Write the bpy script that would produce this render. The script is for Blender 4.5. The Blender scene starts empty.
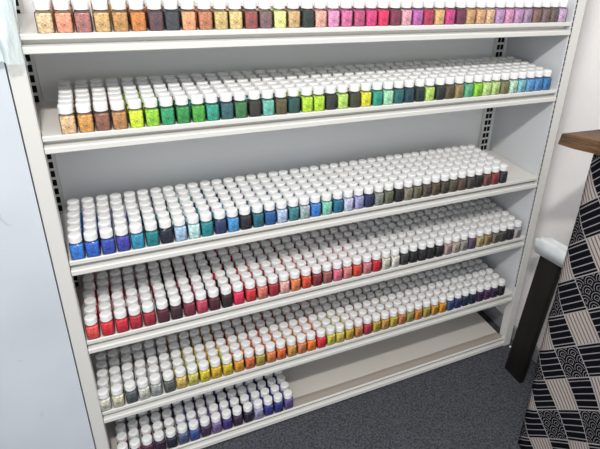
import bpy, bmesh, math, random
from mathutils import Matrix, Vector
random.seed(7)
C = bpy.context.scene.collection
S = bpy.context.scene

# ---------------------------------------------------------------- camera
F = 540.32
PPX, PPY = 70.03, -36.06
cam_data = bpy.data.cameras.new('camera')
cam = bpy.data.objects.new('camera', cam_data)
C.objects.link(cam)
cam_data.sensor_fit = 'HORIZONTAL'
cam_data.sensor_width = 36.0
cam_data.lens = F / 600.0 * 36.0
cam_data.shift_x = -PPX / 600.0
cam_data.shift_y = PPY / 600.0
cam_data.clip_start = 0.02
RX = (0.8934114565, -0.445135414, 0.0605840942)
RY = (-0.1469164573, -0.4169504050, -0.8969770981)
RZ = (0.4245368345, 0.7924688151, -0.4379059867)
cam.matrix_world = Matrix(((RX[0], -RY[0], -RZ[0], 0.0986),
                           (RX[1], -RY[1], -RZ[1], -1.0347),
                           (RX[2], -RY[2], -RZ[2], 1.2153),
                           (0, 0, 0, 1)))
S.camera = cam

# ---------------------------------------------------------------- world, lamps, exposure
W = bpy.data.worlds.new('world')
S.world = W
W.use_nodes = True
bg = W.node_tree.nodes['Background']
bg.inputs['Color'].default_value = (0.93, 0.96, 1.0, 1)
bg.inputs['Strength'].default_value = 1.0
ld = bpy.data.lights.new('ceiling_light', 'AREA')
ld.shape = 'RECTANGLE'
ld.size = 0.14
ld.size_y = 0.07
ld.energy = 19
ld.color = (1.0, 0.97, 0.93)
lamp = bpy.data.objects.new('ceiling_light', ld)
C.objects.link(lamp)
lamp.location = (0.02, -1.08, 1.92)
lamp.rotation_euler = (Vector((0.6, 0.0, 0.45)) - Vector(lamp.location)).to_track_quat('-Z', 'Y').to_euler()
S.view_settings.view_transform = 'Standard'
S.view_settings.look = 'None'
S.view_settings.exposure = 0.27
S.view_settings.gamma = 1.0
S.view_settings.use_curve_mapping = False


# ---------------------------------------------------------------- helpers
def lin(h):
    h = h.lstrip('#')
    v = [int(h[i:i + 2], 16) / 255 for i in (0, 2, 4)]
    return tuple(c / 12.92 if c <= 0.04045 else ((c + 0.055) / 1.055) ** 2.4 for c in v) + (1.0,)


def mat(name, color, rough=0.5, spec=0.5, coat=0.0):
    m = bpy.data.materials.new(name)
    m.use_nodes = True
    b = m.node_tree.nodes['Principled BSDF']
    b.inputs['Base Color'].default_value = lin(color) if isinstance(color, str) else color
    b.inputs['Roughness'].default_value = rough
    b.inputs['Specular IOR Level'].default_value = spec
    b.inputs['Coat Weight'].default_value = coat
    return m


def node(m, kind, **kw):
    n = m.node_tree.nodes.new(kind)
    for k, v in kw.items():
        if k in n.inputs:
            n.inputs[k].default_value = v
        else:
            setattr(n, k, v)
    return n


def link(m, a, b):
    m.node_tree.links.new(a, b)


def bsdf(m):
    return m.node_tree.nodes['Principled BSDF']


def noise_color(m, c1, c2, scale, lo=0.35, hi=0.65, detail=4, stretch=None):
    tc = node(m, 'ShaderNodeTexCoord')
    src = tc.outputs['Object']
    if stretch:
        mp = node(m, 'ShaderNodeMapping')
        mp.inputs['Scale'].default_value = stretch
        link(m, src, mp.inputs['Vector'])
        src = mp.outputs['Vector']
    nz = node(m, 'ShaderNodeTexNoise', Scale=scale, Detail=detail)
    link(m, src, nz.inputs['Vector'])
    rp = node(m, 'ShaderNodeValToRGB')
    rp.color_ramp.elements[0].position = lo
    rp.color_ramp.elements[1].position = hi
    rp.color_ramp.elements[0].color = lin(c1)
    rp.color_ramp.elements[1].color = lin(c2)
    link(m, nz.outputs['Fac'], rp.inputs['Fac'])
    link(m, rp.outputs['Color'], bsdf(m).inputs['Base Color'])
    return src, nz, rp


def bump(m, src, scale, strength, dist=0.002, detail=6):
    nz = node(m, 'ShaderNodeTexNoise', Scale=scale, Detail=detail)
    link(m, src, nz.inputs['Vector'])
    bp = node(m, 'ShaderNodeBump', Strength=strength, Distance=dist)
    link(m, nz.outputs['Fac'], bp.inputs['Height'])
    link(m, bp.outputs['Normal'], bsdf(m).inputs['Normal'])


def empty(name, loc=(0, 0, 0), rz=0.0):
    o = bpy.data.objects.new(name, None)
    o.empty_display_size = 0.02
    C.objects.link(o)
    o.location = loc
    o.rotation_euler = (0, 0, rz)
    return o


def tag(o, label=None, cat=None, group=None, kind=None):
    if label:
        o['label'] = label
    if cat:
        o['category'] = cat
    if group:
        o['group'] = group
    if kind:
        o['kind'] = kind
    return o


def obj(name, bm, m, parent=None, smooth=False):
    me = bpy.data.meshes.new(name)
    bmesh.ops.recalc_face_normals(bm, faces=bm.faces)
    bm.to_mesh(me)
    bm.free()
    if smooth:
        for p in me.polygons:
            p.use_smooth = True
    me.materials.append(m)
    o = bpy.data.objects.new(name, me)
    C.objects.link(o)
    if parent:
        o.parent = parent
    return o


def add_box(bm, x0, x1, y0, y1, z0, z1, bev=0.0):
    g = bmesh.ops.create_cube(bm, size=1.0)
    bmesh.ops.transform(bm, verts=g['verts'], matrix=Matrix.Translation(((x0 + x1) / 2, (y0 + y1) / 2, (z0 + z1) / 2)) @
                        Matrix.Diagonal((x1 - x0, y1 - y0, z1 - z0, 1)))
    if bev > 0:
        es = list({e for v in g['verts'] for e in v.link_edges})
        bmesh.ops.bevel(bm, geom=es, offset=bev, segments=2, affect='EDGES')


def box(name, dims, m, parent=None, bev=0.0):
    bm = bmesh.new()
    add_box(bm, *dims, bev=bev)
    return obj(name, bm, m, parent)


def extrude_x(bm, prof, x0, x1):
    """A closed YZ profile swept from x0 to x1."""
    a = [bm.verts.new((x0, y, z)) for y, z in prof]
    b = [bm.verts.new((x1, y, z)) for y, z in prof]
    n = len(prof)
    for i in range(n):
        bm.faces.new((a[i], a[(i + 1) % n], b[(i + 1) % n], b[i]))
    bm.faces.new(a)
    bm.faces.new(list(reversed(b)))


def rings(bm, secs, cap_bottom=True, cap_top=True):
    """Loft through a list of closed rings of equal point count."""
    vs = [[bm.verts.new(p) for p in r] for r in secs]
    n = len(secs[0])
    for a, b in zip(vs, vs[1:]):
        for i in range(n):
            bm.faces.new((a[i], a[(i + 1) % n], b[(i + 1) % n], b[i]))
    if cap_bottom:
        bm.faces.new(list(reversed(vs[0])))
    if cap_top:
        bm.faces.new(vs[-1])


def circ(r, z, n):
    return [(r * math.cos(2 * math.pi * (i + .5) / n), r * math.sin(2 * math.pi * (i + .5) / n), z) for i in range(n)]


def squircle(h, z, n, e=5.0):
    out = []
    for i in range(n):
        a = 2 * math.pi * (i + .5) / n
        c, s = math.cos(a), math.sin(a)
        k = h / (abs(c) ** e + abs(s) ** e) ** (1 / e)
        out.append((k * c, k * s, z))
    return out


# ---------------------------------------------------------------- materials
m_steel = mat('cream_painted_steel', '#d3d2cd', 0.42, 0.4)
m_back = mat('grey_white_back_panel', '#e4e6e6', 0.55, 0.3)
m_side = mat('pale_grey_side_panel', '#cfd1d3', 0.55, 0.3)
m_deck = mat('shelf_deck_paint', '#d9d6d1', 0.5, 0.35)
m_dark = mat('dark_slot', '#17181a', 0.8, 0.1)
m_gap = mat('shadow_gap_black', '#1a1b1d', 0.9, 0.1)
m_cap = mat('white_plastic_cap', '#e6e6e5', 0.42, 0.45)
m_base = mat('grey_baseboard', '#8e8e90', 0.5, 0.3)

m_panel = mat('white_laminate_panel', '#dfe4ea', 0.4, 0.4)
src, nz, rp = noise_color(m_panel, '#c0c6cd', '#cdd3d9', 3.0, 0.3, 0.6)
scf = node(m_panel, 'ShaderNodeTexNoise', Scale=16.0, Detail=3, Distortion=1.5)
link(m_panel, src, scf.inputs['Vector'])
scr = node(m_panel, 'ShaderNodeMapRange')
for k_, v_ in (('From Min', 0.70), ('From Max', 0.76), ('To Min', 0.0), ('To Max', 0.3)):
    scr.inputs[k_].default_value = v_
link(m_panel, scf.outputs['Fac'], scr.inputs['Value'])
scm = node(m_panel, 'ShaderNodeMix', data_type='RGBA')
link(m_panel, scr.outputs['Result'], scm.inputs[0])
link(m_panel, rp.outputs['Color'], scm.inputs[6])
scm.inputs[7].default_value = lin('#8f9499')
link(m_panel, scm.outputs[2], bsdf(m_panel).inputs['Base Color'])
bump(m_panel, src, 60, 0.08, 0.001)

m_wall = mat('white_plaster', '#e2dcd9', 0.75, 0.2)
src, nz, rp = noise_color(m_wall, '#e8e4e2', '#f2eeec', 6.0, 0.3, 0.7)
bump(m_wall, src, 14, 0.5, 0.006)

m_floor = mat('dark_grey_carpet', '#45464b', 0.95, 0.1)
src, nz, rp = noise_color(m_floor, '#35363b', '#5c5d63', 210, 0.36, 0.66, 5)
bump(m_floor, src, 260, 0.8, 0.004)

m_low = mat('brown_front_bottom_deck', '#cfcac2', 0.5, 0.3)  # bottom deck colour: darker brown strip along the front, with an uneven border
tc = node(m_low, 'ShaderNodeTexCoord')
sp = node(m_low, 'ShaderNodeSeparateXYZ')
link(m_low, tc.outputs['Object'], sp.inputs['Vector'])
mp = node(m_low, 'ShaderNodeMapping')
mp.inputs['Scale'].default_value = (6, 60, 1)
link(m_low, tc.outputs['Object'], mp.inputs['Vector'])
nz = node(m_low, 'ShaderNodeTexNoise', Scale=1.0, Detail=4)
link(m_low, mp.outputs['Vector'], nz.inputs['Vector'])
md = node(m_low, 'ShaderNodeMath', operation='MULTIPLY_ADD')
link(m_low, nz.outputs['Fac'], md.inputs[0])
md.inputs[1].default_value = 0.010
link(m_low, sp.outputs['Y'], md.inputs[2])
rp = node(m_low, 'ShaderNodeValToRGB')
e = rp.color_ramp.elements
e[0].position, e[0].color = 0.0, lin('#9d948a')
e[1].position, e[1].color = 1.0, lin('#d2cdc6')
for p_, c_ in ((0.10, '#a89f94'), (0.16, '#928a80'), (0.17, '#cdc7bf')):
    q = e.new(p_)
    q.color = lin(c_)
mr = node(m_low, 'ShaderNodeMapRange')
mr.inputs['From Max'].default_value = 0.22
link(m_low, md.outputs[0], mr.inputs['Value'])
link(m_low, mr.outputs['Result'], rp.inputs['Fac'])
link(m_low, rp.outputs['Color'], bsdf(m_low).inputs['Base Color'])

m_slab = mat('rough_brown_wood', '#6b4a2b', 0.45, 0.4)
src, nz, rp = noise_color(m_slab, '#22160b', '#694822', 9, 0.3, 0.72, 6, (1.0, 1.0, 5.0))
bump(m_slab, src, 40, 0.5, 0.003)
m_leg = mat('very_dark_wood', '#1b1613', 0.5, 0.35)
src, nz, rp = noise_color(m_leg, '#0b0908', '#1a1511', 10, 0.3, 0.7, 5, (6.0, 6.0, 1.0))
m_pad = mat('white_foam_pad', '#e4e8ea', 0.55, 0.3)
src, nz, rp = noise_color(m_pad, '#d2d8da', '#eef1f2', 18, 0.3, 0.7)
bump(m_pad, src, 25, 0.5, 0.004)
m_paper = mat('white_scrap', '#e8e8e6', 0.7)

# bead fill: granular speckle tinted by the jar's own colour
def bead_material(name, attribute):
    m = mat(name, '#888888', 0.5, 0.25, 0.1)
    if attribute:
        col = node(m, 'ShaderNodeAttribute', attribute_name='bead_colour')
    else:
        col = node(m, 'ShaderNodeObjectInfo')
    tc = node(m, 'ShaderNodeTexCoord')
    vo = node(m, 'ShaderNodeTexVoronoi', Scale=360.0)
    link(m, tc.outputs['Object'], vo.inputs['Vector'])
    sx = node(m, 'ShaderNodeSeparateColor')
    link(m, vo.outputs['Color'], sx.inputs['Color'])
    mr = node(m, 'ShaderNodeMapRange')
    mr.inputs['To Min'].default_value = 0.66
    mr.inputs['To Max'].default_value = 1.36
    link(m, sx.outputs['Red'], mr.inputs['Value'])
    mx = node(m, 'ShaderNodeVectorMath', operation='SCALE')
    link(m, col.outputs['Color'], mx.inputs[0])
    link(m, mr.outputs['Result'], mx.inputs['Scale'])
    res = mx.outputs['Vector']
    if not attribute:                            # faint round emblem printed on the front of the jar
        sx2 = node(m, 'ShaderNodeSeparateXYZ')
        link(m, tc.outputs['Object'], sx2.inputs['Vector'])
        cx_ = node(m, 'ShaderNodeCombineXYZ')
        link(m, sx2.outputs['X'], cx_.inputs['X'])
        link(m, sx2.outputs['Z'], cx_.inputs['Y'])
        ds = node(m, 'ShaderNodeVectorMath', operation='DISTANCE')
        link(m, cx_.outputs['Vector'], ds.inputs[0])
        ds.inputs[1].default_value = (0, 0.0135, 0)
        er = node(m, 'ShaderNodeValToRGB')
        mr2 = node(m, 'ShaderNodeMapRange')
        mr2.inputs['From Max'].default_value = 0.008
        link(m, ds.outputs['Value'], mr2.inputs['Value'])
        link(m, mr2.outputs['Result'], er.inputs['Fac'])
        ee = er.color_ramp.elements
        ee[0].position, ee[0].color = 0.0, (0.55, 0.55, 0.55, 1)
        ee[1].position, ee[1].color = 1.0, (1, 1, 1, 1)
        for p_, v_ in ((0.2, 0.6), (0.28, 0.95), (0.45, 0.95), (0.52, 0.72), (0.68, 0.72), (0.78, 1.0)):
            q_ = ee.new(p_)
            q_.color = (v_, v_, v_, 1)
        ln = node(m, 'ShaderNodeMath', operation='LESS_THAN')
        link(m, sx2.outputs['Y'], ln.inputs[0])
        ln.inputs[1].default_value = -0.008
        em = node(m, 'ShaderNodeMix', data_type='RGBA', blend_type='MULTIPLY')
        link(m, ln.outputs[0], em.inputs[0])
        link(m, res, em.inputs[6])
        link(m, er.outputs['Color'], em.inputs[7])
        res = em.outputs[2]
    link(m, res, bsdf(m).inputs['Base Color'])
    bp = node(m, 'ShaderNodeBump', Strength=0.35, Distance=0.0006)
    link(m, vo.outputs['Distance'], bp.inputs['Height'])
    link(m, bp.outputs['Normal'], bsdf(m).inputs['Normal'])
    return m


m_bead = bead_material('glass_beads', False)
m_bead_many = bead_material('glass_beads_many', True)

m_glass = bpy.data.materials.new('clear_jar_glass')
m_glass.use_nodes = True
nt = m_glass.node_tree
nt.nodes.clear()
out = nt.nodes.new('ShaderNodeOutputMaterial')
tr = nt.nodes.new('ShaderNodeBsdfTransparent')
tr.inputs['Color'].default_value = (0.97, 0.98, 0.98, 1)
gl = nt.nodes.new('ShaderNodeBsdfGlossy')
gl.inputs['Roughness'].default_value = 0.12
di = nt.nodes.new('ShaderNodeBsdfDiffuse')
di.inputs['Color'].default_value = (0.9, 0.91, 0.92, 1)
fr = nt.nodes.new('ShaderNodeFresnel')
fr.inputs['IOR'].default_value = 1.28
m1 = nt.nodes.new('ShaderNodeMixShader')
m1.inputs['Fac'].default_value = 0.02
m2 = nt.nodes.new('ShaderNodeMixShader')
nt.links.new(tr.outputs[0], m1.inputs[1])
nt.links.new(di.outputs[0], m1.inputs[2])
nt.links.new(fr.outputs[0], m2.inputs['Fac'])
nt.links.new(m1.outputs[0], m2.inputs[1])
nt.links.new(gl.outputs[0], m2.inputs[2])
nt.links.new(m2.outputs[0], out.inputs['Surface'])

# crumpled clear film
m_film = bpy.data.materials.new('clear_plastic_film')
m_film.use_nodes = True
nt = m_film.node_tree
nt.nodes.clear()
out = nt.nodes.new('ShaderNodeOutputMaterial')
tr = nt.nodes.new('ShaderNodeBsdfTransparent')
tr.inputs['Color'].default_value = (0.95, 0.98, 0.98, 1)
pr = nt.nodes.new('ShaderNodeBsdfPrincipled')
pr.inputs['Base Color'].default_value = lin('#e4f3f6')
pr.inputs['Roughness'].default_value = 0.18
tcf = nt.nodes.new('ShaderNodeTexCoord')
mpf = nt.nodes.new('ShaderNodeMapping')
mpf.inputs['Scale'].default_value = (55, 25, 9)
nzf = nt.nodes.new('ShaderNodeTexNoise')
nzf.inputs['Scale'].default_value = 1.0
nzf.inputs['Detail'].default_value = 5
rpf = nt.nodes.new('ShaderNodeValToRGB')
rpf.color_ramp.elements[0].position = 0.38
rpf.color_ramp.elements[0].color = (0.25, 0.25, 0.25, 1)
rpf.color_ramp.elements[1].position = 0.60
rpf.color_ramp.elements[1].color = (0.85, 0.85, 0.85, 1)
mxf = nt.nodes.new('ShaderNodeMixShader')
nt.links.new(tcf.outputs['Object'], mpf.inputs['Vector'])
nt.links.new(mpf.outputs['Vector'], nzf.inputs['Vector'])
nt.links.new(nzf.outputs['Fac'], rpf.inputs['Fac'])
sxf = nt.nodes.new('ShaderNodeSeparateXYZ')
nt.links.new(tcf.outputs['Object'], sxf.inputs['Vector'])
mrf = nt.nodes.new('ShaderNodeMapRange')              # the loose clear flap past the bunched folds
for k_, v_ in (('From Min', -0.006), ('From Max', 0.001), ('To Min', 1.0), ('To Max', 0.4)):
    mrf.inputs[k_].default_value = v_
nt.links.new(sxf.outputs['X'], mrf.inputs['Value'])
mmf = nt.nodes.new('ShaderNodeMath')
mmf.operation = 'MULTIPLY'
nt.links.new(rpf.outputs['Color'], mmf.inputs[0])
nt.links.new(mrf.outputs['Result'], mmf.inputs[1])
egf = nt.nodes.new('ShaderNodeMapRange')              # the thick creased edge of the flap
for k_, v_ in (('From Min', 0.0045), ('From Max', 0.0065), ('To Min', 0.0), ('To Max', 0.65)):
    egf.inputs[k_].default_value = v_
nt.links.new(sxf.outputs['X'], egf.inputs['Value'])
maf = nt.nodes.new('ShaderNodeMath')
maf.operation = 'ADD'
maf.use_clamp = True
nt.links.new(mmf.outputs[0], maf.inputs[0])
nt.links.new(egf.outputs['Result'], maf.inputs[1])
nt.links.new(maf.outputs[0], mxf.inputs['Fac'])
nt.links.new(tr.outputs[0], mxf.inputs[1])
nt.links.new(pr.outputs[0], mxf.inputs[2])
nt.links.new(mxf.outputs[0], out.inputs['Surface'])

# patchwork cloth: squares set on the diagonal of the hanging cloth
PITCH = 0.0725
m_cloth = mat('patchwork_cloth', '#20212a', 0.85, 0.15)
tc = node(m_cloth, 'ShaderNodeTexCoord')
sp = node(m_cloth, 'ShaderNodeSeparateXYZ')
link(m_cloth, tc.outputs['UV'], sp.inputs['Vector'])


def mth(op, a, b=None, c=None):
    n = m_cloth.node_tree.nodes.new('ShaderNodeMath')
    n.operation = op
    for i, v in enumerate((a, b, c)):
        if v is None:
            continue
        if isinstance(v, (int, float)):
            n.inputs[i].default_value = v
        else:
            link(m_cloth, v, n.inputs[i])
    return n.outputs[0]


U, V = sp.outputs['X'], sp.outputs['Y']           # in squares: U along the stripes, V across them
iu, iv = mth('FLOOR', U), mth('FLOOR', V)
fu, fv = mth('FRACT', U), mth('FRACT', V)
par = mth('FLOORED_MODULO', mth('ADD', mth('ADD', iu, iv), 1.0), 2.0)
alt = mth('FLOORED_MODULO', iv, 2.0)
# dark squares with thin pale stripes
s1 = mth('LESS_THAN', mth('ABSOLUTE', mth('SUBTRACT', mth('FRACT', mth('MULTIPLY', fv, 5.0)), 0.5)), 0.075)
# pale squares with grey stripes running the other way
s2 = mth('LESS_THAN', mth('ABSOLUTE', mth('SUBTRACT', mth('FRACT', mth('MULTIPLY', fu, 7.0)), 0.5)), 0.17)
# overlapping fans of concentric arcs
wu, wv = mth('MULTIPLY', U, 2.2), mth('MULTIPLY', V, 4.0)
wrow = mth('FLOOR', wv)
woff = mth('MULTIPLY', mth('FLOORED_MODULO', wrow, 2.0), 0.5)
du = mth('SUBTRACT', mth('FRACT', mth('ADD', wu, woff)), 0.5)
dv = mth('MULTIPLY', mth('FRACT', wv), 0.55)
rad = mth('SQRT', mth('ADD', mth('MULTIPLY', du, du), mth('MULTIPLY', dv, dv)))
s3 = mth('LESS_THAN', mth('FRACT', mth('MULTIPLY', rad, 5.0)), 0.24)
# seams between the squares
sd = mth('MINIMUM', mth('MINIMUM', fu, mth('SUBTRACT', 1.0, fu)), mth('MINIMUM', fv, mth('SUBTRACT', 1.0, fv)))
seam = mth('LESS_THAN', sd, 0.018)


def mix(fac, a, b):
    n = m_cloth.node_tree.nodes.new('ShaderNodeMix')
    n.data_type = 'RGBA'
    link(m_cloth, fac, n.inputs[0])
    for i, v in ((6, a), (7, b)):
        if isinstance(v, str):
            n.inputs[i].default_value = lin(v)
        else:
            link(m_cloth, v, n.inputs[i])
    return n.outputs[2]


cA = mix(s1, '#14151c', '#b9b5b8')
cB = mix(s2, '#ddd2cc', '#857c7b')
cC = mix(s3, '#14151c', '#a8a4a8')
odd = mix(alt, cC, cB)
sq = mix(par, cA, odd)
fin = mix(seam, sq, '#c9c3c2')
link(m_cloth, fin, bsdf(m_cloth).inputs['Base Color'])

# ---------------------------------------------------------------- the setting
ZF = -0.0465
WX = 1.268
UW = 1.2
DEPTH = 0.228
Z = [1.0244, 0.8497, 0.5905, 0.3900, 0.1804, -0.007]
LIP = [0.0317] * 5 + [0.0325]

tag(box('floor', (-3.0, WX + 0.1, -4.2, 0.4, ZF - 0.05, ZF), m_floor), 'dark grey speckled carpet floor', 'floor', kind='structure')
tag(box('wall_right', (WX, WX + 0.1, -2.2, 0.32, ZF, 2.6), m_wall), 'rough white plaster wall beside the shelving', 'wall', kind='structure')
tag(box('wall_back', (-1.2, WX, 0.27, 0.32, ZF, 2.6), m_panel), 'pale wall behind the shelving', 'wall', kind='structure')
tag(box('wall_left', (-1.2, -0.0285, -0.004, 0.265, ZF, 1.75), m_panel), 'smooth bluish white panel wall flush with the shelf front', 'wall', kind='structure')
tag(box('baseboard_right', (WX - 0.012, WX, -2.2, 0.27, ZF, 0.006), m_base, bev=0.002), 'grey baseboard along the white plaster wall', 'baseboard', kind='structure')

# ---------------------------------------------------------------- the shelving unit
unit = tag(empty('shelving_unit', (0, 0, ZF)),
           'cream metal shelving unit with six shelves holding rows of white-capped bead jars', 'shelving unit')


def up(o):
    o.location.z -= ZF
    return o


TOPZ = 1.42
up(box('back_panel', (-0.0265, UW, DEPTH, DEPTH + 0.012, 0.02, TOPZ), m_back, unit))
up(box('side_panel', (UW + 0.0, UW + 0.006, 0.003, DEPTH, 0.152, TOPZ), m_side, unit))
up(box('side_panel', (-0.0283, -0.0265, 0.029, DEPTH, 0.0, TOPZ), m_side, unit))
up(box('post', (-0.0265, -0.0005, -0.002, 0.028, ZF, TOPZ), m_steel, unit, bev=0.0015))
pr_ = up(box('post', (UW + 0.0065, UW + 0.0355, -0.002, 0.028, ZF, TOPZ), m_steel, unit, bev=0.0015))
# perforated slots down the inner edge of the front post
bm = bmesh.new()
zz = 0.2
while zz < TOPZ - 0.05:
    add_box(bm, UW + 0.0058, UW + 0.0066, 0.0002, 0.0029, zz, zz + 0.012)
    zz += 0.0145
so = up(obj('post_slots', bm, m_dark, unit))
for cx, dxs in ((-0.0150, (0.0,)), (1.166, (-0.0062, 0.0062))):
    hw = 0.0112 if len(dxs) == 1 else 0.016
    st = up(box('slotted_upright', (cx - hw, cx + hw, DEPTH - 0.012, DEPTH, 0.02, TOPZ), m_steel, unit, bev=0.001))
    bm = bmesh.new()
    zz = 0.05
    while zz < TOPZ - 0.03:
        for dx in dxs:
            add_box(bm, cx + dx - 0.0050, cx + dx + 0.0050, DEPTH - 0.0124, DEPTH - 0.011, zz, zz + 0.0145, bev=0.0)
        zz += 0.021
    obj('slots', bm, m_dark, st)

for k in range(6):
    z, h = Z[k], LIP[k]
    md_ = m_low if k == 5 else m_deck
    bm = bmesh.new()
    add_box(bm, 0.002, UW - 0.002, 0.004 if k == 5 else 0.0235, DEPTH - 0.013, z - 0.014, z - 0.001)
    add_box(bm, -0.025, 0.002, 0.030, DEPTH - 0.013, z - 0.014, z - 0.001)
    sh = up(obj('shelf', bm, md_, unit))
    # front price rail: an upper lip, a recess and a fuller lower lip
    if k == 5:
        z, h = z - 0.003, h - 0.003
    a, b = z - h * (0.28 if k < 5 else 0.16), z - h * (0.63 if k < 5 else 0.52)
    bm = bmesh.new()
    rb_, rc_ = (0.024, 0.018) if k < 5 else (0.012, 0.0075)
    extrude_x(bm, [(rb_, z), (0.0015, z), (0.0, z - 0.0015), (0.0, a), (rc_, a - 0.001), (rc_, b + 0.001),
                   (-0.003, b), (-0.0045, b - 0.0015), (-0.0045, z - h + 0.0015), (-0.003, z - h), (rb_, z - h)], 0.001, UW - 0.001 + (0.006 if k == 5 else 0))
    obj('front_rail', bm, m_steel, sh)

# ---------------------------------------------------------------- bead jars
ROWS = [
 # top shelf
 (0.0389, 0.0283, 6, 'sand beige:d9bd96 salmon pink:e39a7c rose brown:a8716a straw gold:cba871 tan gold:bb8c55 amber orange:c9813f plum brown:5f4448 charcoal grey:3c4144 peach orange:e2a074 copper brown:b97a58 '
  'pale straw:c8b076 straw yellow:d3bd80 brick red:96504a mauve grey:7c6163 pale yellow:dedd95 sandy tan:c7a779 dark green:29332b light peach:dba798 orchid pink:d993b8 rose pink:cf6f9b raspberry pink:b9527c '
  'hot pink:d4407f crimson pink:dc2f63 wine red:81304a blush pink:dba2ae violet pink:b665a8 crimson red:b03255 straw pink:d8b07a magenta pink:c64182 plum purple:6f2b4e apricot tan:c99e6c apricot pink:d0a37c '
  'warm sand:d8b493 soft lilac:b892bb pink lilac:d394b6 light mauve:bf92ba lilac grey:a98fab taupe brown:86695f dull taupe:80686a dark taupe:6e5f5b pale lilac:c5aac5'),
 # second shelf
 (0.0439, 0.0280, 6, 'sand beige:dab78e golden tan:cf9a51 cocoa brown:8d5f4b tan brown:b58454 lime yellow:cfe03a lime green:94c83a emerald green:2f9d68 leaf green:319046 grass green:4aa53f jade green:2f9d83 slate teal:35646a '
  'forest green:3c7a48 black brown:35302c aqua green:6fb7a7 olive brown:5c5434 dark teal:1f524c bright lime:b3d738 spring green:b2d834 near-black green:2c322e pale lime:b7d66e dark olive:3d4029 yellow gold:d9d53b '
  'sea jade:2b9c83 pale mint:a4d5b0 teal green:25696b midnight teal:1a4450 soft black:1c2a2c light lime:b9d46b blackish green:202e28 brown olive:5a5136 khaki tan:98865a sea green:5fae86 vivid lime:93cd30 '
  'pastel lime:c1d98c pale pistachio:b9d184 mossy brown:7f7a56 mint white:bcdcc4 pale aqua:86c0cc cornflower blue:5f9bcb clear blue:4f8fc8 steel blue:3b7fb6'),
 # third shelf
 (0.0173, 0.0278, 6, 'bright blue:3a7fd0 azure blue:2f66c6 royal blue:3450b0 indigo blue:4043a8 turquoise blue:2f95b5 deep turquoise:138489 navy black:1a2336 ice blue:a9c4dc frosty mint:bfe0dd teal blue:1f8a92 navy blue:223a66 '
  'sky blue:4b9ad0 plum black:2b2230 petrol teal:1f6a7c ocean blue:1e5f9c frost lavender:b7c7e0 grey teal:3f878f silver grey:a7b6b8 medium blue:3c82cf mint green:86cbb2 deep teal:1f7193 pale lavender:c3c7dc soft lavender:a6a3cf '
  'midnight navy:1f2a5a sage grey:8c9088 olive grey:686a52 ink black:1f2024 taupe grey:8a8272 moss grey:6c6a52 umber brown:5c5044 walnut brown:64503f dark umber:4f4438 olive brown:5c5440 chestnut brown:624c42 smoky brown:4f4646 '
  'jet black:1b1b1e russet brown:7a4a42 brick red:8e3a38 charcoal black:303236'),
 # fourth shelf
 (0.0160, 0.0282, 7, 'coral red:e8564f bright red:e22a3e cherry red:d62840 crimson red:c0283c deep crimson:b0283c dark wine:5b1f33 dark plum:45202f wine red:8a2a42 rose red:cc4764 dark maroon:571c2c black maroon:331a22 neon rose:e82a5c '
  'poppy red:d8343a salmon pink:e0806f ruby red:ad2436 blush pink:e9b2a9 pale orange:e58a55 orange red:e25433 garnet red:8d2f38 rosy brown:a5625d candy pink:e0728a salmon rose:dc8a85 vermilion red:d94a38 dusty pink:cf7f8c scarlet red:cc2335 '
  'ivory grey:d6d0c2 ivory white:e2ddd2 charcoal grey:3a3a3a jet black:1f1f21 soft black:232326 ink black:1c1c20 coal black:1a1a1d dull pink:b39a94 grey beige:b5a698 stone grey:9c958f plum grey:5d4a63 pale khaki:b8ab7a khaki brown:9a8558 '
  'grey olive:77705c slate grey:4c4a4a night black:1f1b22 pearl grey:b5afb2'),
 # fifth shelf
 (0.0100, 0.0279, 6, 'ivory white:dcd8cb cream white:dcd5bb slate grey:5a5f63 bone white:d5d3c8 silver grey:aeb0ae dark grey:666a62 pale gold:dfc069 pale yellow:d5ca68 lemon yellow:e3cd33 gold yellow:e6b829 bright yellow:d9c12c amber gold:e0a22f '
  'coral orange:df7440 olive gold:b7a045 light orange:e28b48 vivid orange:e5722f sandy gold:d9a24c salmon orange:de8455 tangerine orange:f0852a bright red:e42c35 lime yellow:d3cc4e straw yellow:d8c65a mustard gold:d2ac35 amber brown:cc8a48 '
  'crimson rose:bf3048 antique gold:c4a436 golden brown:c79a48 old gold:cbb040 burnt orange:c9824a grey olive:a49a55 soft orange:d68a40 olive tan:b3a050 dark gold:c99733 marigold yellow:e0981f '
  'denim blue:3a5486 navy blue:27396c deep navy:1e2848 ink navy:1c2546 dark plum:3b1f44 grape purple:522a58 dark violet:38204e midnight black:231e28'),
 # bottom shelf
 (0.0261, 0.0280, 5, 'frosty grey:9aa2b5 wine red:7a2a48 maroon plum:5b2142 plum black:3a2240 navy black:20203c slate blue:5c688f denim blue:3c5aa8 dark plum:4a2a56 lavender purple:8a70a8 royal purple:4b3588 deep aubergine:3b2248 inky black:26223a '
  'frost lavender:a9a8c8 indigo blue:363c92 royal navy:283a88 soft violet:6f5aa0'),
]
SHELF = ['top', 'second', 'third', 'fourth', 'fifth', 'bottom']
ORD1 = 'zeroth first second third fourth fifth sixth seventh eighth ninth tenth eleventh twelfth thirteenth fourteenth fifteenth sixteenth seventeenth eighteenth nineteenth'.split()
TENS = {2: 'twent', 3: 'thirt', 4: 'fort'}


def ordinal(n):
    if n < 20:
        return ORD1[n]
    t, u = divmod(n, 10)
    return TENS[t] + ('ieth' if u == 0 else 'y-' + ORD1[u])


NS = 24
RH = 0.0129


def jar_glass():
    bm = bmesh.new()
    rings(bm, [squircle(RH - 0.0012, 0.0, NS), squircle(RH, 0.0012, NS), squircle(RH, 0.0306, NS), squircle(RH - 0.0009, 0.0326, NS, 4.4),
               squircle(RH - 0.0029, 0.0344, NS, 3.2), circ(0.0098, 0.0354, NS), circ(0.0098, 0.0378, NS)], True, False)
    return bm


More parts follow.
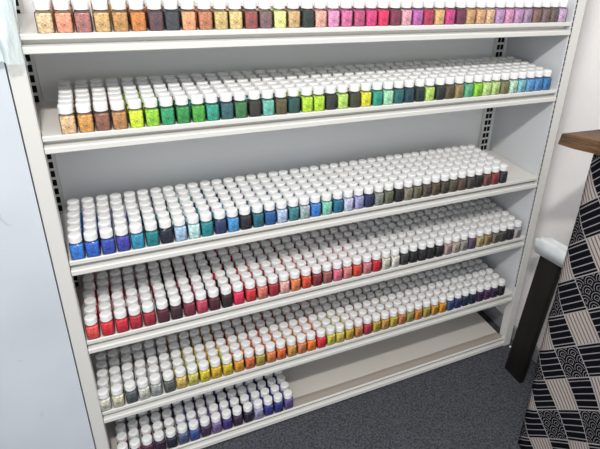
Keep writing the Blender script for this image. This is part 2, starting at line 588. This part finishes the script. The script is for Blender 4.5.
def jar_beads():
    bm = bmesh.new()
    r = RH - 0.0008
    rings(bm, [squircle(r - 0.0008, 0.0009, NS), squircle(r, 0.0018, NS), squircle(r, 0.0298, NS), squircle(r - 0.0012, 0.0311, NS, 4), squircle(r - 0.005, 0.0318, NS, 3)])
    return bm


def jar_cap():
    bm = bmesh.new()
    rings(bm, [circ(0.0113, 0.0368, NS), circ(0.0117, 0.0371, NS), circ(0.0117, 0.0396, NS), circ(0.0111, 0.0398, NS), circ(0.0111, 0.0404, NS),
               circ(0.0117, 0.0407, NS), circ(0.0119, 0.0490, NS), circ(0.0117, 0.0505, NS), circ(0.0110, 0.0519, NS), circ(0.0098, 0.0525, NS), circ(0.0088, 0.0526, NS)])
    return bm


def shade(o, ang=40):
    for p in o.data.polygons:
        p.use_smooth = True
    o.data.set_sharp_from_angle(angle=math.radians(ang))


proto = empty('bead_jar')
pg = obj('jar_body', jar_glass(), m_glass, proto)
pb = obj('bead_fill', jar_beads(), m_bead, proto)
pc = obj('cap', jar_cap(), m_cap, proto)
for o in (pg, pb, pc):
    shade(o)
pg['label'] = 'clear square-shouldered jar body'
pb['label'] = 'coloured glass beads filling the jar'
pc['label'] = 'round white screw cap'


def jitter(c, a=0.06):
    return tuple(max(0.0, min(1.0, v * (1 + random.uniform(-a, a)))) for v in c[:3]) + (1.0,)


cells = []          # every jar: shelf, row, column, place, turn, colour
rows = []
for k, (x0, p, nrow, text) in enumerate(ROWS):
    toks = [t.strip() for t in text.replace('\n', ' ').split(':')]
    names, cols = [], []
    cur = toks[0]
    for t in toks[1:]:
        cols.append(lin(t[:6]))
        names.append(cur)
        cur = t[6:].strip()
    rows.append((names, cols))
    n = len(names)
    for r in range(nrow):
        for i in range(n):
            x = x0 + p * i + (random.uniform(-0.0006, 0.0006) if r == 0 else random.uniform(-0.001, 0.001))
            y = 0.0142 + 0.0300 * r + random.uniform(-0.0006, 0.0006)
            col = cols[i] if r == 0 else jitter(cols[min(n - 1, max(0, i + random.choice((-1, 0, 0, 1))))], 0.15)
            cells.append((k, r, i, x, y, random.uniform(-0.07, 0.07), col))

front = [c for c in cells if c[1] == 0]
eye = Vector((0.0986, -1.0347, 1.2153))
second = sorted((c for c in cells if c[1] == 1 and c[0] > 0), key=lambda c: (Vector((c[3], c[4], Z[c[0]])) - eye).length)
singles = front + second[:300 - len(front)]
single_keys = {(c[0], c[1], c[2]) for c in singles}

used = set()
first = True
for (k, r, i, x, y, a, col) in singles:
    names, cols = rows[k]
    n = len(names)
    sname = SHELF[k] + ' shelf'
    nm = names[i]
    if r == 0:
        if i == 0:
            lab = 'jar of %s beads at the left end of the %s front row' % (nm, sname)
        elif i == n - 1:
            lab = 'jar of %s beads at the right end of the %s front row' % (nm, sname)
        else:
            lab = 'jar of %s beads between %s and %s jars, front of %s' % (nm, names[i - 1], names[i + 1], sname)
    else:
        lab = 'white-capped jar in second row, right behind the %s bead jar on the %s' % (nm, sname)
    if lab in used:
        lab = 'jar of %s beads, %s from the left, %s row of %s' % (nm, ordinal(i + 1), 'front' if r == 0 else 'second', sname)
    used.add(lab)
    if first:
        t, b = proto, pb
        first = False
    else:
        t = proto.copy()
        C.objects.link(t)
        for ch in (pg, pb, pc):
            d = ch.copy()
            C.objects.link(d)
            d.parent = t
            if ch is pb:
                b = d
    b.color = col
    t.location = (x, y, Z[k] - 0.0006)
    t.rotation_euler = (0, 0, a)
    tag(t, lab, 'jar', 'white-capped bead jars on the %s' % sname)

# the back rows, past three hundred of a kind
parts = []
for src_ob, mi in ((pg, 2), (pb, 0), (pc, 1)):
    me = src_ob.data
    parts.append(([v.co.copy() for v in me.vertices], [tuple(p_.vertices) for p_ in me.polygons], mi))
verts, faces, mis, vcol = [], [], [], []
for (k, r, i, x, y, a, col) in cells:
    if (k, r, i) in single_keys:
        continue
    M = Matrix.Translation((x, y, Z[k] - 0.0006)) @ Matrix.Rotation(a, 4, 'Z')
    for vs, fs, mi in parts:
        if mi == 2:
            continue
        o_ = len(verts)
        verts += [tuple(M @ v) for v in vs]
        faces += [tuple(q + o_ for q in f) for f in fs]
        mis += [mi] * len(fs)
        vcol += [col] * len(vs)
me = bpy.data.meshes.new('bead_jars_behind')
me.from_pydata(verts, [], faces)
me.materials.append(m_bead_many)
me.materials.append(m_cap)
me.polygons.foreach_set('material_index', mis)
at = me.color_attributes.new('bead_colour', 'FLOAT_COLOR', 'POINT')
flat = []
for c_ in vcol:
    flat += c_
at.data.foreach_set('color', flat)
me.polygons.foreach_set('use_smooth', [True] * len(faces))
me.update()
me.set_sharp_from_angle(angle=math.radians(40))
rest = bpy.data.objects.new('bead_jars', me)
C.objects.link(rest)
tag(rest, 'close-packed back rows of white-capped bead jars behind the front rows on every shelf', 'jars', kind='stuff')

# ---------------------------------------------------------------- table slab with patterned cloth below, bench, scraps
slab = [(0.935, -0.287), (1.05, -0.293), (1.12, -0.287), (1.266, -0.29), (1.266, -0.98), (0.96, -0.98), (1.0, -0.7), (0.985, -0.52), (0.990, -0.42), (0.978, -0.345), (0.955, -0.310)]
bm = bmesh.new()
lo = [bm.verts.new((x + (-0.004 if x < 1.2 else 0), y + random.uniform(-0.002, 0.002), 0.829 if i_ else 0.833)) for i_, (x, y) in enumerate(slab)]
hi = [bm.verts.new((x, y, 0.856)) for x, y in slab]
n = len(slab)
for i in range(n):
    bm.faces.new((lo[i], lo[(i + 1) % n], hi[(i + 1) % n], hi[i]))
bm.faces.new(lo)
bm.faces.new(list(reversed(hi)))
tb = obj('wooden_tabletop', bm, m_slab)
tag(tb, 'rough brown wooden tabletop with uneven edge against the white plaster wall', 'tabletop')

edge = [(0.823, -0.315), (0.752, -0.313), (0.68, -0.315), (0.589, -0.313), (0.483, -0.312), (0.438, -0.316), (0.386, -0.312), (0.333, -0.315), (0.269, -0.314), (0.202, -0.321), (0.095, -0.327), (-0.046, -0.327)]


def edge_y(z):
    for (za, ya), (zb, yb) in zip(edge, edge[1:]):
        if zb <= z <= za:
            t = (za - z) / (za - zb)
            return ya + (yb - ya) * t
    return edge[-1][1]


NZ, NY = 60, 60
bm = bmesh.new()
grid = []
for a_ in range(NZ + 1):
    z = 0.823 + (-0.045 - 0.823) * a_ / NZ
    ye = edge_y(z)
    row = []
    for b_ in range(NY + 1):
        t = b_ / NY
        y = ye + (-0.93 - ye) * t
        amp = 0.006 * (a_ / NZ) + 0.001
        x = 1.0 + amp * math.sin(26 * (y + 0.12 * z)) - 0.012 * (a_ / NZ) ** 2 + 0.030 * math.exp(-((t) / 0.03) ** 2) * 0.3
        row.append(bm.verts.new((x, y, z)))
    grid.append(row)
uvl = bm.loops.layers.uv.new('UVMap')
for a_ in range(NZ):
    for b_ in range(NY):
        f = bm.faces.new((grid[a_][b_], grid[a_ + 1][b_], grid[a_ + 1][b_ + 1], grid[a_][b_ + 1]))
        for lp in f.loops:
            _, y, z = lp.vert.co
            s = (y + z) / math.sqrt(2)
            d = (y - z) / math.sqrt(2)
            lp[uvl].uv = ((d + 0.702) / PITCH, (s - 0.192) / PITCH)
r_ = bmesh.ops.solidify(bm, geom=list(bm.faces), thickness=0.002)
cl = obj('patchwork_cloth', bm, m_cloth, smooth=True)
tag(cl, 'navy and white patchwork cloth hanging under the brown wooden tabletop', 'cloth')

bench = tag(empty('padded_bench', (1.19, -0.15, ZF)), 'dark wooden bench end with white padded top beside the patchwork cloth', 'bench')


def sweep_yz(prof, x0, x1, bev):
    bm = bmesh.new()
    extrude_x(bm, prof, x0, x1)
    bmesh.ops.bevel(bm, geom=list(bm.edges), offset=bev, segments=3, affect='EDGES')
    return bm


o = obj('leg', sweep_yz([(-0.121, 0.43), (-0.196, 0.445), (-0.158, ZF + 0.001), (-0.083, ZF + 0.001)], 1.145, 1.162, 0.002), m_leg, bench)
o.location = (-1.19, 0.15, -ZF)
o = obj('seat_pad', sweep_yz([(-0.098, 0.418), (-0.092, 0.440), (-0.104, 0.464), (-0.130, 0.470), (-0.25, 0.482), (-0.40, 0.490), (-0.40, 0.448), (-0.205, 0.440), (-0.115, 0.420)], 1.128, 1.160, 0.010), m_pad, bench, smooth=True)
o.location = (-1.19, 0.15, -ZF)

bm = bmesh.new()
bmesh.ops.create_icosphere(bm, subdivisions=2, radius=0.0045)
for v in bm.verts:
    v.co += v.co.normalized() * random.uniform(-0.001, 0.001)
    v.co.z *= 0.7
sc = obj('paper_scrap', bm, m_paper, smooth=True)
sc.location = (1.2262, -0.0145, ZF + 0.0028)
tag(sc, 'tiny crumpled white scrap on the carpet beside the shelf post', 'scrap')

# crumpled clear film hanging over the panel edge
bm = bmesh.new()
NX, NZ = 46, 40
g = []
for a_ in range(NZ + 1):
    t = a_ / NZ
    row = []
    for b_ in range(NX + 1):
        s = b_ / NX
        x = -0.30 + 0.309 * s + 0.005 * math.sin(9 * t + 3) * s
        z = 1.34 - (1.34 - 0.985) * t + 0.004 * math.sin(17 * s) * t
        y = -0.028 - 0.009 * math.sin(60 * s + 4 * math.sin(5 * t)) - 0.006 * math.sin(140 * s - 6 * t) + random.uniform(-0.002, 0.002)
        row.append(bm.verts.new((x, y, z)))
    g.append(row)
for a_ in range(NZ):
    for b_ in range(NX):
        bm.faces.new((g[a_][b_], g[a_ + 1][b_], g[a_ + 1][b_ + 1], g[a_][b_ + 1]))
fl = obj('plastic_film', bm, m_film, smooth=True)
tag(fl, 'crumpled clear plastic film hanging on the white panel by the top shelf', 'plastic film')
